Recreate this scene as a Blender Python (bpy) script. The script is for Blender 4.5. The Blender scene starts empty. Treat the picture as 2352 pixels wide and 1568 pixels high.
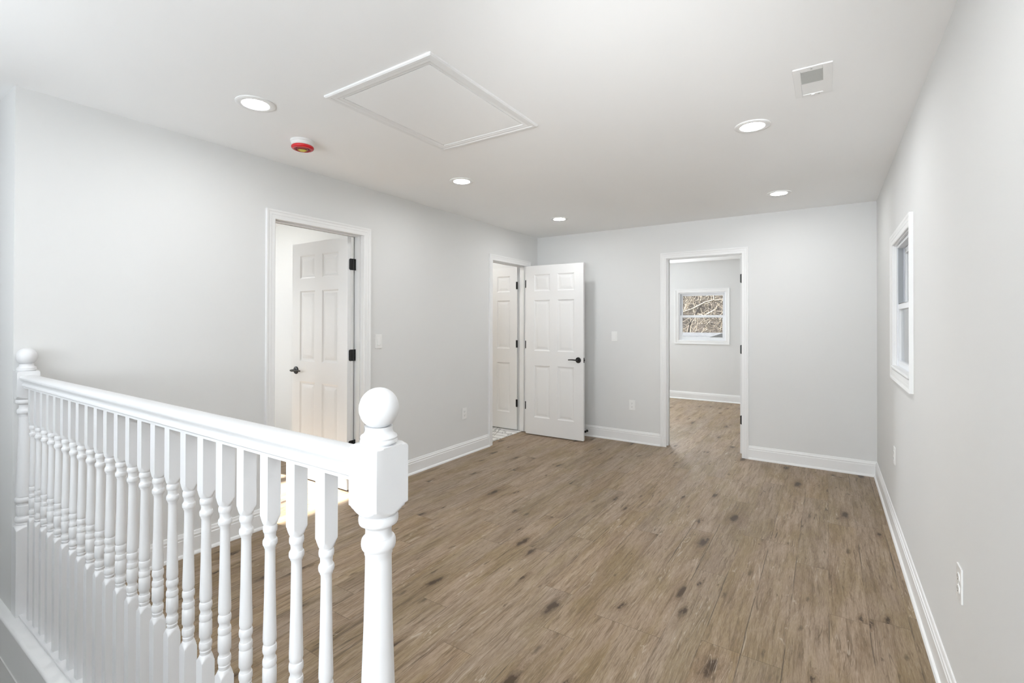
import bpy, math, random
from mathutils import Vector, Matrix, Euler

R = math.radians
scene = bpy.context.scene
col = scene.collection

# ------------------------------------------------------------------ helpers
class MB:
    """collects vertices and faces, then links them as one mesh object"""
    def __init__(s):
        s.v, s.f, s.m = [], [], []
    def vert(s, p):
        s.v.append(tuple(p)); return len(s.v) - 1
    def face(s, idx, mi=0):
        s.f.append(tuple(idx)); s.m.append(mi)
    def quad(s, a, b, c, d, mi=0):
        i = len(s.v); s.v += [tuple(a), tuple(b), tuple(c), tuple(d)]; s.face((i, i+1, i+2, i+3), mi)
    def box(s, x0, x1, y0, y1, z0, z1, mi=0):
        i = len(s.v)
        s.v += [(x0,y0,z0),(x1,y0,z0),(x1,y1,z0),(x0,y1,z0),(x0,y0,z1),(x1,y0,z1),(x1,y1,z1),(x0,y1,z1)]
        for q in ((0,3,2,1),(4,5,6,7),(0,1,5,4),(1,2,6,5),(2,3,7,6),(3,0,4,7)):
            s.face([i+k for k in q], mi)
    def lathe(s, prof, seg=32, c=(0,0,0), half=None, caps=True, axis='z', mi=0):
        """prof: (radius, height); half = half width of the square the section is cut to (None = round)"""
        i0 = len(s.v)
        for r, z in prof:
            for k in range(seg):
                a = 2*math.pi*k/seg
                rr = r
                if half is not None:
                    rr = min(r, half/max(abs(math.cos(a)), abs(math.sin(a))))
                x, y = rr*math.cos(a), rr*math.sin(a)
                if axis == 'z': p = (c[0]+x, c[1]+y, c[2]+z)
                elif axis == 'y': p = (c[0]+x, c[1]+z, c[2]-y)
                else: p = (c[0]+z, c[1]+x, c[2]+y)
                s.v.append(p)
        n = len(prof)
        for j in range(n-1):
            for k in range(seg):
                a, b = i0+j*seg+k, i0+j*seg+(k+1) % seg
                s.face((a, a+seg, b+seg, b), mi)
        if caps:
            s.face([i0+k for k in range(seg)], mi)
            s.face([i0+(n-1)*seg+k for k in reversed(range(seg))], mi)
    def prism(s, poly, to3, a0, a1, mi=0):
        """poly of (p, q); to3(p, q, a) -> point; extruded from a0 to a1"""
        i = len(s.v); n = len(poly)
        for a in (a0, a1):
            for p, q in poly: s.v.append(tuple(to3(p, q, a)))
        for k in range(n):
            s.face((i+k, i+(k+1) % n, i+n+(k+1) % n, i+n+k), mi)
        s.face([i+k for k in reversed(range(n))], mi); s.face([i+n+k for k in range(n)], mi)
    def tube(s, pts, rads, seg=8):
        i0 = len(s.v); n = len(pts)
        for j, p in enumerate(pts):
            p = Vector(p)
            t = (Vector(pts[min(j+1, n-1)]) - Vector(pts[max(j-1, 0)])).normalized()
            up = Vector((0,0,1)) if abs(t.z) < .9 else Vector((1,0,0))
            u = t.cross(up).normalized(); w = t.cross(u)
            for k in range(seg):
                a = 2*math.pi*k/seg
                s.v.append(tuple(p + (u*math.cos(a) + w*math.sin(a))*rads[j]))
        for j in range(n-1):
            for k in range(seg):
                a, b = i0+j*seg+k, i0+j*seg+(k+1) % seg
                s.face((a, b, b+seg, a+seg))
        s.face([i0+k for k in reversed(range(seg))]); s.face([i0+(n-1)*seg+k for k in range(seg)])
    def build(s, name, mats, parent=None, smooth=None, bevel=None, weld=True):
        me = bpy.data.meshes.new(name)
        me.from_pydata(s.v, [], s.f)
        if not isinstance(mats, (list, tuple)): mats = [mats]
        for m in mats: me.materials.append(m)
        me.polygons.foreach_set('material_index', s.m)
        import bmesh
        bm = bmesh.new(); bm.from_mesh(me)
        if weld: bmesh.ops.remove_doubles(bm, verts=bm.verts, dist=1e-6)
        bmesh.ops.recalc_face_normals(bm, faces=bm.faces)
        bm.to_mesh(me); bm.free()
        o = bpy.data.objects.new(name, me); col.objects.link(o)
        if parent is not None: o.parent = parent
        if bevel:
            b = o.modifiers.new('edge', 'BEVEL'); b.width = bevel; b.segments = 2; b.limit_method = 'ANGLE'; b.angle_limit = R(40)
            b.harden_normals = False
        if smooth is not None:
            me.polygons.foreach_set('use_smooth', [True]*len(me.polygons))
            me.set_sharp_from_angle(angle=R(smooth))
        return o

def tag(o, label, cat, group=None, kind=None):
    o['label'] = label; o['category'] = cat
    if group: o['group'] = group
    if kind: o['kind'] = kind
    return o
def struct(o, label, cat):
    return tag(o, label, cat, kind='structure')
def empty(name, loc=(0,0,0), rz=0):
    o = bpy.data.objects.new(name, None); col.objects.link(o)
    o.empty_display_size = .05; o.location = loc; o.rotation_euler = (0,0,rz); return o
def copy_tree(o, parent=None):
    c = o.copy(); col.objects.link(c)
    if parent is not None: c.parent = parent
    for ch in list(o.children):
        copy_tree(ch, c)
    return c

# ------------------------------------------------------------------ node helpers
class NT:
    def __init__(s, name):
        s.mat = bpy.data.materials.new(name); s.mat.use_nodes = True
        s.t = s.mat.node_tree; s.t.nodes.clear()
        s.out = s.t.nodes.new('ShaderNodeOutputMaterial')
    def n(s, typ, **kw):
        nd = s.t.nodes.new(typ)
        for k, v in kw.items(): setattr(nd, k, v)
        return nd
    def put(s, sock, v):
        if v is None: return
        if hasattr(v, 'is_output'): s.t.links.new(v, sock)
        else: sock.default_value = v
    def math(s, op, a, b=None, c=None, clamp=False):
        nd = s.n('ShaderNodeMath', operation=op, use_clamp=clamp)
        s.put(nd.inputs[0], a); s.put(nd.inputs[1], b)
        if c is not None: s.put(nd.inputs[2], c)
        return nd.outputs[0]
    def xyz(s, x, y, z):
        nd = s.n('ShaderNodeCombineXYZ')
        s.put(nd.inputs[0], x); s.put(nd.inputs[1], y); s.put(nd.inputs[2], z)
        return nd.outputs[0]
    def noise(s, vec, scale=1, detail=4, rough=.5, dist=0, dim='3D'):
        nd = s.n('ShaderNodeTexNoise', noise_dimensions=dim)
        s.put(nd.inputs['Vector'], vec); nd.inputs['Scale'].default_value = scale
        nd.inputs['Detail'].default_value = detail; nd.inputs['Roughness'].default_value = rough
        nd.inputs['Distortion'].default_value = dist
        return nd.outputs['Fac']
    def ramp(s, fac, stops, interp='LINEAR'):
        nd = s.n('ShaderNodeValToRGB'); cr = nd.color_ramp; cr.interpolation = interp
        while len(cr.elements) < len(stops): cr.elements.new(.5)
        for e, (p, c) in zip(cr.elements, stops):
            e.position = p
            e.color = (c, c, c, 1) if isinstance(c, (int, float)) else (*c, 1)
        s.put(nd.inputs[0], fac)
        return nd.outputs[0]
    def mix(s, fac, a, b, mode='MIX'):
        nd = s.n('ShaderNodeMix', data_type='RGBA', blend_type=mode)
        s.put(nd.inputs[0], fac)
        for sock, v in ((nd.inputs[6], a), (nd.inputs[7], b)):
            if isinstance(v, tuple): v = (*v, 1) if len(v) == 3 else v
            s.put(sock, v)
        return nd.outputs[2]
    def principled(s, color, rough=.5, spec=.5, bump=None, metal=0, coat=0):
        b = s.n('ShaderNodeBsdfPrincipled')
        if isinstance(color, tuple): color = (*color, 1) if len(color) == 3 else color
        s.put(b.inputs['Base Color'], color); s.put(b.inputs['Roughness'], rough)
        b.inputs['Specular IOR Level'].default_value = spec; b.inputs['Metallic'].default_value = metal
        b.inputs['Coat Weight'].default_value = coat
        if bump is not None:
            bn = s.n('ShaderNodeBump'); bn.inputs['Strength'].default_value = bump[1]; bn.inputs['Distance'].default_value = bump[2]
            s.put(bn.inputs['Height'], bump[0]); s.t.links.new(bn.outputs[0], b.inputs['Normal'])
        s.t.links.new(b.outputs[0], s.out.inputs[0]); return b
    def coords(s):
        tc = s.n('ShaderNodeTexCoord'); sp = s.n('ShaderNodeSeparateXYZ')
        s.t.links.new(tc.outputs['Object'], sp.inputs[0])
        return tc.outputs['Object'], sp.outputs[0], sp.outputs[1], sp.outputs[2]

def paint(name, c, rough=.6, spec=.3, tex=True):
    t = NT(name); co, *_ = t.coords()
    if tex:
        fine = t.noise(co, 260, 3, .6); wide = t.noise(co, 1.3, 2, .5)
        cc = t.mix(wide, tuple(v*.985 for v in c), tuple(min(1, v*1.01) for v in c))
        t.principled(cc, rough, spec, (fine, .06, .001))
    else:
        t.principled(c, rough, spec)
    return t.mat

WALL = paint('wall_paint', (.745, .748, .741), .75, .25)
CEIL = paint('ceiling_paint', (.92, .924, .922), .85, .2)
TRIM = paint('trim_enamel', (.85, .853, .85), .38, .4)
DOORP = paint('door_enamel', (.79, .792, .79), .42, .4)
RAILP = paint('railing_enamel', (.755, .76, .77), .33, .45)
VINYL = paint('window_vinyl', (.84, .86, .89), .35, .45, tex=False)
TRACK = paint('window_track_grey', (.36, .38, .40), .5, .4, tex=False)
PLAST = paint('white_plastic', (.86, .86, .85), .3, .5, tex=False)
BLACK = paint('black_metal', (.006, .006, .006), .38, .5, tex=False)
DARK = paint('dark_slot', (.03, .03, .03), .7, .2, tex=False)
RUBBER = paint('black_rubber', (.012, .012, .012), .7, .3, tex=False)
LOUVER = paint('grey_louver', (.42, .42, .40), .5, .4, tex=False)
RED = paint('red_cover', (.62, .01, .02), .12, .6, tex=False)
DRED = paint('dark_red_cover', (.28, .002, .004), .2, .6, tex=False)
YEL = paint('yellow_sticker', (.68, .56, .06), .4, .4, tex=False)
STAIRW = paint('stairwell_paint', (.78, .78, .765), .8, .2)

def emitter(name, c, st):
    t = NT(name); e = t.n('ShaderNodeEmission'); e.inputs[0].default_value = (*c, 1); e.inputs[1].default_value = st
    t.t.links.new(e.outputs[0], t.out.inputs[0]); return t.mat
LAMP_STRENGTH = 142
LAMP = emitter('lamp_diffuser', (.978, .991, 1), LAMP_STRENGTH)

def glass():
    t = NT('window_glass')
    tr = t.n('ShaderNodeBsdfTransparent'); tr.inputs[0].default_value = (.97, .98, .985, 1)
    gl = t.n('ShaderNodeBsdfGlossy'); gl.inputs['Roughness'].default_value = .02
    fr = t.n('ShaderNodeFresnel'); fr.inputs[0].default_value = 1.5
    mx = t.n('ShaderNodeMixShader')
    t.t.links.new(t.math('MULTIPLY', fr.outputs[0], 1.35, clamp=True), mx.inputs[0])
    t.t.links.new(tr.outputs[0], mx.inputs[1]); t.t.links.new(gl.outputs[0], mx.inputs[2])
    t.t.links.new(mx.outputs[0], t.out.inputs[0]); return t.mat
GLASS = glass()

def wood_floor():
    t = NT('oak_plank_floor'); co, x, y, z = t.coords()
    M = lambda v, k: t.math('MULTIPLY', v, k)
    W, L = .152, 1.22
    px = t.math('DIVIDE', t.math('ADD', x, 20.06), W)
    row = t.math('FLOOR', px); fx = t.math('FRACT', px)
    wn = t.n('ShaderNodeTexWhiteNoise', noise_dimensions='1D'); t.put(wn.inputs['W'], row)
    py = t.math('ADD', t.math('DIVIDE', t.math('ADD', y, 20), L), M(wn.outputs['Value'], 7.31))
    colm = t.math('FLOOR', py); fy = t.math('FRACT', py)
    w2 = t.n('ShaderNodeTexWhiteNoise', noise_dimensions='2D'); t.put(w2.inputs['Vector'], t.xyz(row, colm, 0))
    pid = w2.outputs['Value']
    sepc = t.n('ShaderNodeSeparateColor'); t.t.links.new(w2.outputs['Color'], sepc.inputs[0])
    r1, r2 = sepc.outputs[0], sepc.outputs[1]
    off = M(pid, 91.7)
    wob = M(t.math('SUBTRACT', t.noise(t.xyz(M(x, 4.0), M(y, 2.2), off), 1, 3, .5), .5), .03)
    gx = t.math('ADD', x, wob)
    broad = t.noise(t.xyz(M(gx, 13), M(y, 1.5), off), 1, 5, .6, .5)
    tint = t.noise(t.xyz(M(gx, 8), M(y, 1.9), t.math('ADD', M(pid, .35), 3.3)), 1, 3, .55, .4)
    mid = t.noise(t.xyz(M(gx, 34), M(y, 2.6), t.math('ADD', off, 9.1)), 1, 4, .6, .5)
    grain = t.noise(t.xyz(M(gx, 75), M(y, 4.6), off), 1, 6, .72, .5)
    fine = t.noise(t.xyz(M(gx, 300), M(y, 26), off), 1, 3, .65)
    base = t.ramp(broad, [(.25, (.190, .134, .082)), (.42, (.268, .199, .132)), (.58, (.330, .254, .178)), (.80, (.405, .324, .242))])
    base = t.mix(t.ramp(tint, [(.40, 0), (.62, .55)]), base, (.345, .268, .215))
    base = t.mix(t.ramp(tint, [(.34, .55), (.50, 0)]), base, (.225, .170, .095))
    base = t.mix(M(t.ramp(mid, [(.30, 1), (.47, 0)]), .55), base, (.135, .092, .054))
    base = t.mix(M(t.ramp(mid, [(.56, 0), (.72, 1)]), .36), base, (.430, .350, .268))
    base = t.mix(M(t.ramp(grain, [(.34, 1), (.50, 0)]), .80), base, (.118, .080, .047))
    base = t.mix(M(t.ramp(grain, [(.56, 0), (.74, 1)]), .50), base, (.470, .395, .318))
    base = t.mix(M(t.ramp(fine, [(.36, 1), (.54, 0)]), .34), base, (.150, .106, .066))
    base = t.mix(M(t.ramp(fine, [(.56, 0), (.74, 1)]), .26), base, (.50, .43, .36))
    # knots: large ones and small flecks, drawn out along the plank
    def knots(sx, sy, seed, thr, jscale):
        vor = t.n('ShaderNodeTexVoronoi', feature='F1', distance='EUCLIDEAN', voronoi_dimensions='2D'); vor.inputs['Scale'].default_value = 1
        jit = M(t.math('SUBTRACT', t.noise(t.xyz(M(x, 34), M(y, 14), t.math('ADD', off, seed)), 1, 4, .65), .5), jscale)
        t.put(vor.inputs['Vector'], t.xyz(t.math('ADD', t.math('ADD', M(x, sx), jit), M(pid, 137.3)), t.math('ADD', t.math('ADD', M(y, sy), jit), seed), 0))
        sv = t.n('ShaderNodeSeparateColor'); t.t.links.new(vor.outputs['Color'], sv.inputs[0])
        on = t.math('GREATER_THAN', sv.outputs[0], thr)
        kk = t.math('DIVIDE', vor.outputs['Distance'], t.math('ADD', M(t.math('POWER', sv.outputs[1], 1.6), .62), .26))
        return vor.outputs['Distance'], kk, on
    kd, kk, on = knots(6.2, 1.9, 0, .56, .34)
    rings = t.math('MAXIMUM', t.math('SINE', t.math('ADD', M(kd, 95), M(grain, 10))), 0)
    ringm = M(t.math('MULTIPLY', rings, t.ramp(kk, [(.12, 0), (.22, 1), (.55, .5), (.78, 0)])), .30)
    base = t.mix(t.math('MULTIPLY', ringm, on), base, (.120, .080, .048))
    base = t.mix(M(t.math('MULTIPLY', t.ramp(kk, [(0, 1), (.20, .65), (.46, 0)]), on), .62), base, (.135, .088, .050))
    base = t.mix(M(t.math('MULTIPLY', t.ramp(kk, [(0, 1), (.10, .97), (.15, .45), (.24, 0)]), on), .88), base, (.038, .022, .011))
    k2d, k2, on2 = knots(11, 3.4, 5.1, .74, .34)
    base = t.mix(M(t.math('MULTIPLY', t.ramp(k2, [(0, 1), (.07, .8), (.20, 0)]), on2), .72), base, (.062, .040, .021))
    # long hairline checks and pale scratches
    def hair(sx, sy, seed, width, mthr):
        n = t.noise(t.xyz(M(gx, sx), M(y, sy), t.math('ADD', off, seed)), 1, 2, .5, .8)
        line = t.ramp(t.math('ABSOLUTE', t.math('SUBTRACT', n, .5)), [(0, 1), (width, 0)])
        mask = t.ramp(t.noise(t.xyz(M(x, 7), M(y, 2.2), t.math('ADD', off, seed+1.7)), 1, 2, .5), [(mthr, 0), (mthr+.07, 1)])
        return t.math('MULTIPLY', line, mask)
    base = t.mix(M(hair(22, .8, 11.0, .014, .60), .85), base, (.050, .032, .018))
    base = t.mix(M(hair(34, 2.6, 23.0, .016, .53), .55), base, (.52, .45, .375))
    base = t.mix(M(hair(40, 1.6, 31.0, .016, .50), .50), base, (.110, .074, .044))
    hs = t.n('ShaderNodeHueSaturation'); t.put(hs.inputs['Color'], base)
    t.put(hs.inputs['Value'], t.math('ADD', M(r1, .14), .965))
    t.put(hs.inputs['Saturation'], t.math('ADD', M(r2, .14), 1.06))
    c = hs.outputs[0]
    ex = t.math('MINIMUM', fx, t.math('SUBTRACT', 1, fx)); ey = t.math('MINIMUM', fy, t.math('SUBTRACT', 1, fy))
    joint = t.math('MAXIMUM', M(t.math('LESS_THAN', ex, .005), .6), t.math('LESS_THAN', ey, .0011))
    c = t.mix(M(joint, .5), c, (.06, .040, .024))
    crack = t.math('MULTIPLY', t.ramp(ex, [(.006, 1), (.028, 0)]), t.ramp(t.noise(t.xyz(M(row, 3.7), M(y, 1.9), 4.4), 1, 3, .6), [(.55, 0), (.62, 1)]))
    c = t.mix(M(crack, .85), c, (.040, .025, .014))
    hgt = t.math('SUBTRACT', M(grain, .5), joint)
    t.principled(c, t.math('ADD', M(grain, .16), .35), .36, (hgt, .10, .0012))
    return t.mat
WOOD = wood_floor()

def tile_floor():
    t = NT('veined_white_tile'); co, x, y, z = t.coords()
    fx = t.math('FRACT', t.math('DIVIDE', t.math('ADD', x, 10.0), .61)); fy = t.math('FRACT', t.math('DIVIDE', t.math('ADD', y, 10.03), .125))
    g = t.math('LESS_THAN', t.math('MINIMUM', fy, t.math('SUBTRACT', 1, fy)), .055)
    v = t.noise(t.xyz(t.math('ADD', t.math('MULTIPLY', x, 9), t.math('MULTIPLY', y, 4)), t.math('MULTIPLY', y, 2.2), 3), 1, 3, .5, 1.2)
    vein = t.ramp(v, [(.55, 0), (.585, .9), (.61, .9), (.66, 0)])
    c = t.mix(vein, (.86, .86, .85), (.42, .42, .41))
    c = t.mix(g, c, (.20, .20, .19))
    t.principled(c, .25, .5); return t.mat
TILE = tile_floor()

def brush_ground():
    t = NT('leaf_litter_slope'); co, x, y, z = t.coords()
    n1 = t.noise(t.xyz(t.math('MULTIPLY', x, 2.4), t.math('MULTIPLY', y, .5), t.math('MULTIPLY', z, 2.0)), 1, 8, .72, 1.5)
    n2 = t.noise(t.xyz(t.math('MULTIPLY', x, 9), t.math('MULTIPLY', y, 2), t.math('MULTIPLY', z, 6)), 1, 6, .75, 2.0)
    c = t.ramp(n1, [(.3, (0.050, 0.038, 0.029)), (.48, (0.111, 0.091, 0.074)), (.64, (0.176, 0.149, 0.123)), (.8, (0.234, 0.211, 0.181))])
    c = t.mix(t.math('MULTIPLY', t.ramp(n2, [(.36, 1), (.52, 0)]), .75), c, (.05, .038, .028))
    c = t.mix(t.math('MULTIPLY', t.ramp(n2, [(.56, 0), (.68, 1)]), .7), c, (.27, .25, .22))
    t.principled(c, .9, .1); return t.mat
LITTER = brush_ground()
def bark(name, a, b):
    t = NT(name); co, x, y, z = t.coords()
    n = t.noise(t.xyz(t.math('MULTIPLY', x, 20), t.math('MULTIPLY', y, 20), t.math('MULTIPLY', z, 6)), 1, 4, .6)
    t.principled(t.ramp(n, [(.35, a), (.65, b)]), .85, .15); return t.mat
BARK = bark('pale_bark', (0.130, 0.108, 0.080), (0.226, 0.197, 0.156))
BARKB = bark('brown_bark', (0.039, 0.030, 0.023), (0.101, 0.080, 0.062))
def shingle():
    t = NT('grey_shingles'); co, x, y, z = t.coords()
    f = t.math('FRACT', t.math('DIVIDE', y, .19))
    n = t.noise(co, 9, 5, .7)
    c = t.ramp(n, [(.3, (.060, .062, .066)), (.7, (.092, .095, .10))])
    c = t.mix(t.math('MULTIPLY', t.math('LESS_THAN', f, .16), .6), c, (.034, .036, .038))
    t.principled(c, .85, .2); return t.mat
SHING = shingle()
DSHING = paint('charcoal_shingles', (.05, .052, .055), .85, .2)
CONC = paint('pale_siding', (.70, .71, .70), .8, .2)
GRASS = paint('dry_grass', (.30, .26, .16), .95, .1)

# ------------------------------------------------------------------ dimensions (metres)
XL, XR, YB, YF, H = -3.109, .366, 5.31, -2.40, 2.44
TH = .116                       # wall thickness
YE = .575                       # where the left wall ends above the stairs
XS, XW = -6.9, -4.75            # far walls of the room beyond door 1 and of the bath
YBB = 8.85                      # far wall of the back room

def wall(name, axis, pos, thick, a0, a1, z0, z1, openings, mat, label):
    """a wall standing on the plane axis = pos, growing by thick; openings: (a0, a1, z0, z1)"""
    mb = MB()
    As = sorted({a0, a1, *[v for o in openings for v in o[:2]]}); Zs = sorted({z0, z1, *[v for o in openings for v in o[2:]]})
    def P(a, z, d):
        return (pos+d, a, z) if axis == 'x' else (a, pos+d, z)
    def solid(i, j):
        if i < 0 or j < 0 or i >= len(As)-1 or j >= len(Zs)-1: return False
        ca, cz = (As[i]+As[i+1])/2, (Zs[j]+Zs[j+1])/2
        return not any(o[0] < ca < o[1] and o[2] < cz < o[3] for o in openings)
    for i in range(len(As)-1):
        for j in range(len(Zs)-1):
            if not solid(i, j): continue
            A, B, C, D = As[i], As[i+1], Zs[j], Zs[j+1]
            for d in (0, thick): mb.quad(P(A,C,d), P(B,C,d), P(B,D,d), P(A,D,d))
            if not solid(i-1, j): mb.quad(P(A,C,0), P(A,D,0), P(A,D,thick), P(A,C,thick))
            if not solid(i+1, j): mb.quad(P(B,C,0), P(B,D,0), P(B,D,thick), P(B,C,thick))
            if not solid(i, j-1): mb.quad(P(A,C,0), P(B,C,0), P(B,C,thick), P(A,C,thick))
            if not solid(i, j+1): mb.quad(P(A,D,0), P(B,D,0), P(B,D,thick), P(A,D,thick))
    return struct(mb.build(name, mat), label, 'wall')

J = .018     # jamb board thickness
D1 = (1.806, 2.556, 2.055)      # left wall, first doorway: a0, a1, top
D2 = (4.312, 5.062, 2.055)      # left wall, doorway by the corner
D3 = (-1.476, -.716, 2.062)     # back wall doorway
W1 = (3.215, 3.995, 1.055, 1.868)   # right wall window
W2 = (-2.238, -1.446, 1.042, 1.900) # back room window
W3 = (1.30, 2.16, .95, 1.90)    # sunny window of the room beyond door 1
W5 = (-3.90, -2.85, .95, 1.92)     # added unseen window of the back room, for fill light
W4 = (-.58, .30, .80, 2.10)    # added window behind the camera, to let in fill light

wall('wall_left', 'x', XL, -TH, YE, YB+TH, 0, H, [(D1[0]-J, D1[1]+J, 0, D1[2]+J), (D2[0]-J, D2[1]+J, 0, D2[2]+J)], WALL,
     'long white wall with two doorways, running from the stair railing to the back corner')
wall('wall_back', 'y', YB, TH, XL, XR, 0, H, [(D3[0]-J, D3[1]+J, 0, D3[2]+J)], WALL,
     'white back wall with an open doorway, behind the open door')
wall('wall_right', 'x', XR, .15, YF, YBB+.15, 0, H, [(W1[0], W1[1], W1[2], W1[3])], WALL,
     'long plain white wall with a small window and two outlets')
wall('wall_front', 'y', YF, -.15, -4.6, XR+.15, -2.7, H, [(W4[0], W4[1], W4[2], W4[3])], WALL,
     'white wall with an added wide window at the end of the landing')
wall('wall_return', 'y', YE, .116, -4.6, XL-TH, 0, H, [], WALL,
     'narrow strip of white wall left of the far newel post')
W6 = (-2.75, -1.25, .95, 1.95)     # added window over the stairs, out of view, for fill light
wall('wall_stair_front', 'y', -1.0, -.15, -4.6, -.62, -2.7, H, [W6], WALL, 'white wall along the far side of the stairs')
wall('wall_stair_side', 'x', -4.6, -.12, YF-.15, YE+.12, -2.7, H, [], STAIRW, 'white wall at the far side of the stairs')
wall('wall_stairwell', 'y', .552, .10, -4.6, -.62, -2.7, -.19, [], STAIRW, 'grey shaded stairwell face below the white curb')
wall('wall_landing_side', 'x', -.62, .1, YF, .552, -2.7, -.19, [], STAIRW, 'stairwell face under the landing')
# rooms beyond
wall('wall_bedroom_far', 'x', XS, -.15, .6, 4.05, 0, H, [(W3[0], W3[1], W3[2], W3[3])], WALL, 'sunny window wall of the room beyond the first doorway')
W8 = (-6.1, -4.85, .90, 1.95)     # added unseen window of the sunny room, lights its door and wall
wall('wall_bedroom_front', 'y', .691, -.05, XS, -4.72, 0, H, [W8], WALL, 'near side wall of the room beyond the first doorway')
wall('wall_bedroom_back', 'y', 3.06, .1, XS, XL-TH, 0, H, [], WALL, 'white wall seen past the first open door')
wall('wall_bath_back', 'y', 5.075, .1, XW, XL-TH, 0, H, [], WALL, 'white wall around the closed door in the corner doorway')
wall('wall_bath_side', 'x', XW, -.1, 4.0, 5.17, 0, H, [], WALL, 'far side wall of the tiled room')
wall('wall_far_room', 'y', YBB, .15, -4.2, XR+.15, 0, H, [W2, W5], WALL, 'far white wall with a window seen through the back doorway')
wall('wall_far_room_side', 'x', -4.1, -.15, YB+TH, YBB+.15, 0, H, [], WALL, 'side wall of the room behind the back doorway')
wall('wall_far_room_near', 'y', YB+.001, TH-.002, -4.2, XL, 0, H, [], WALL, 'near wall of the room behind the back doorway')

# floors and ceiling
mb = MB()
mb.box(XS, XR, .62, YBB, -.19, 0); mb.box(-.62, XR, YF, .62, -.19, 0)
struct(mb.build('floor', WOOD), 'brown oak plank floor with dark knots', 'floor')
mb = MB(); mb.box(XW, -3.185, 4.0, 5.075, .0005, .004)
struct(mb.build('floor_tile', TILE), 'white tile floor with dark grout lines in the corner doorway', 'floor')
mb = MB(); mb.box(-4.7, XR, YF-.1, .7, -2.8, -2.7)
struct(mb.build('floor_lower', WOOD), 'lower hall floor at the foot of the stairs', 'floor')
mb = MB(); mb.box(XS-.15, XR+.15, YF-.15, YBB+.15, H, H+.12)
struct(mb.build('ceiling', CEIL), 'flat white ceiling with recessed lights', 'ceiling')

# baseboards: profile is (distance from wall, height)
BP = [(0,0),(.026,0),(.026,.006),(.022,.014),(.0145,.019),(.0145,.096),(.0115,.101),(.0125,.107),(.0125,.113),(.0085,.119),(.0075,.126),(.005,.132),(0,.133)]
def baseboard(name, axis, pos, sgn, runs, label):
    mb = MB()
    for a0, a1 in runs:
        if axis == 'x': mb.prism(BP, lambda p, q, a: (pos+sgn*p, a, q), a0, a1)
        else: mb.prism(BP, lambda p, q, a: (a, pos+sgn*p, q), a0, a1)
    return struct(mb.build(name, TRIM, smooth=25), label, 'baseboard')
CW = .058
baseboard('baseboard_left', 'x', XL, 1, [(.70, D1[0]-CW), (D1[1]+CW, D2[0]-CW), (D2[1]+CW, YB-.0145)], 'white baseboard along the left wall')
baseboard('baseboard_back', 'y', YB, -1, [(XL, D3[0]-CW), (D3[1]+CW, XR)], 'white baseboard along the back wall')
baseboard('baseboard_right', 'x', XR, -1, [(YF, YB-.0145)], 'white baseboard along the right wall')
baseboard('baseboard_far_room', 'y', YBB, -1, [(-4.1, XR)], 'white baseboard of the far room seen through the back doorway')
baseboard('baseboard_bedroom', 'y', 3.06, -1, [(XS, XL-TH)], 'white baseboard in the room beyond the first doorway')

# ------------------------------------------------------------------ casings
CP = [(-.005,0),(-.005,.010),(-.001,.0125),(.022,.0125),(.025,.0145),(.040,.0145),(.046,.018),(.057,.019),(.058,.017),(.058,0)]
def casing(mb, P, a0, a1, z1, z0=None):
    """mitred moulding round an opening; z0 given = four sides"""
    path = (lambda o: [(a0-o, 0), (a0-o, z1+o), (a1+o, z1+o), (a1+o, 0)]) if z0 is None else \
           (lambda o: [(a0-o, z0-o), (a0-o, z1+o), (a1+o, z1+o), (a1+o, z0-o)])
    rings = [[P(a, z, d) for a, z in path(-(-o))] for o, d in CP]
    n = 4
    for r in range(len(CP)-1):
        for k in range(n if z0 is not None else n-1):
            mb.quad(rings[r][k], rings[r][(k+1) % n], rings[r+1][(k+1) % n], rings[r+1][k])
    if z0 is None:
        for k in (0, 3):
            i = len(mb.v); mb.v += [rings[r][k] for r in range(len(CP))]; mb.face(range(i, i+len(CP)))
def doorway(name, axis, pos, sgn, D, stop_at, label):
    """casing on both faces, jamb boards and door stop; sgn = direction from the room face into the wall"""
    a0, a1, zt = D
    def P(a, z, d): return (pos-sgn*d, a, z) if axis == 'x' else (a, pos-sgn*d, z)
    def P2(a, z, d): return (pos+sgn*(TH+d), a, z) if axis == 'x' else (a, pos+sgn*(TH+d), z)
    mb = MB(); casing(mb, P, a0, a1, zt); casing(mb, P2, a0, a1, zt)
    lo, hi = sorted((pos, pos+sgn*TH)); s0, s1 = sorted((pos+sgn*stop_at, pos+sgn*(stop_at+.035)))
    def bx(A0, A1, d0, d1, z0, z1):
        if axis == 'x': mb.box(d0, d1, A0, A1, z0, z1)
        else: mb.box(A0, A1, d0, d1, z0, z1)
    bx(a0-J, a0, lo, hi, .006, zt); bx(a1, a1+J, lo, hi, .006, zt); bx(a0-J, a1+J, lo, hi, zt, zt+J)
    bx(a0, a0+.011, s0, s1, .006, zt); bx(a1-.011, a1, s0, s1, .006, zt); bx(a0+.011, a1-.011, s0, s1, zt-.011, zt)
    return struct(mb.build(name, TRIM, smooth=25, weld=False), label, 'door frame')
T1 = doorway('trim_1', 'x', XL, -1, D1, .040, 'white door frame in the left wall, nearest the railing')
T2 = doorway('trim_2', 'x', XL, -1, D2, .042, 'white door frame in the left wall by the back corner')
T3 = doorway('trim_3', 'y', YB, 1, D3, .042, 'white door frame in the back wall with black hinges')

def rounded_plate(mb, P, w, h, r, t):
    """plate with rounded corners: P(u, v, d)"""
    pts = []
    for cx, cz, a0 in ((w/2-r, h/2-r, 0), (-w/2+r, h/2-r, 90), (-w/2+r, -h/2+r, 180), (w/2-r, -h/2+r, 270)):
        for k in range(5): a = R(a0+k*22.5); pts.append((cx+r*math.cos(a), cz+r*math.sin(a)))
    mb.prism(pts, lambda p, q, d: P(p, q, d), 0, t)

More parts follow.
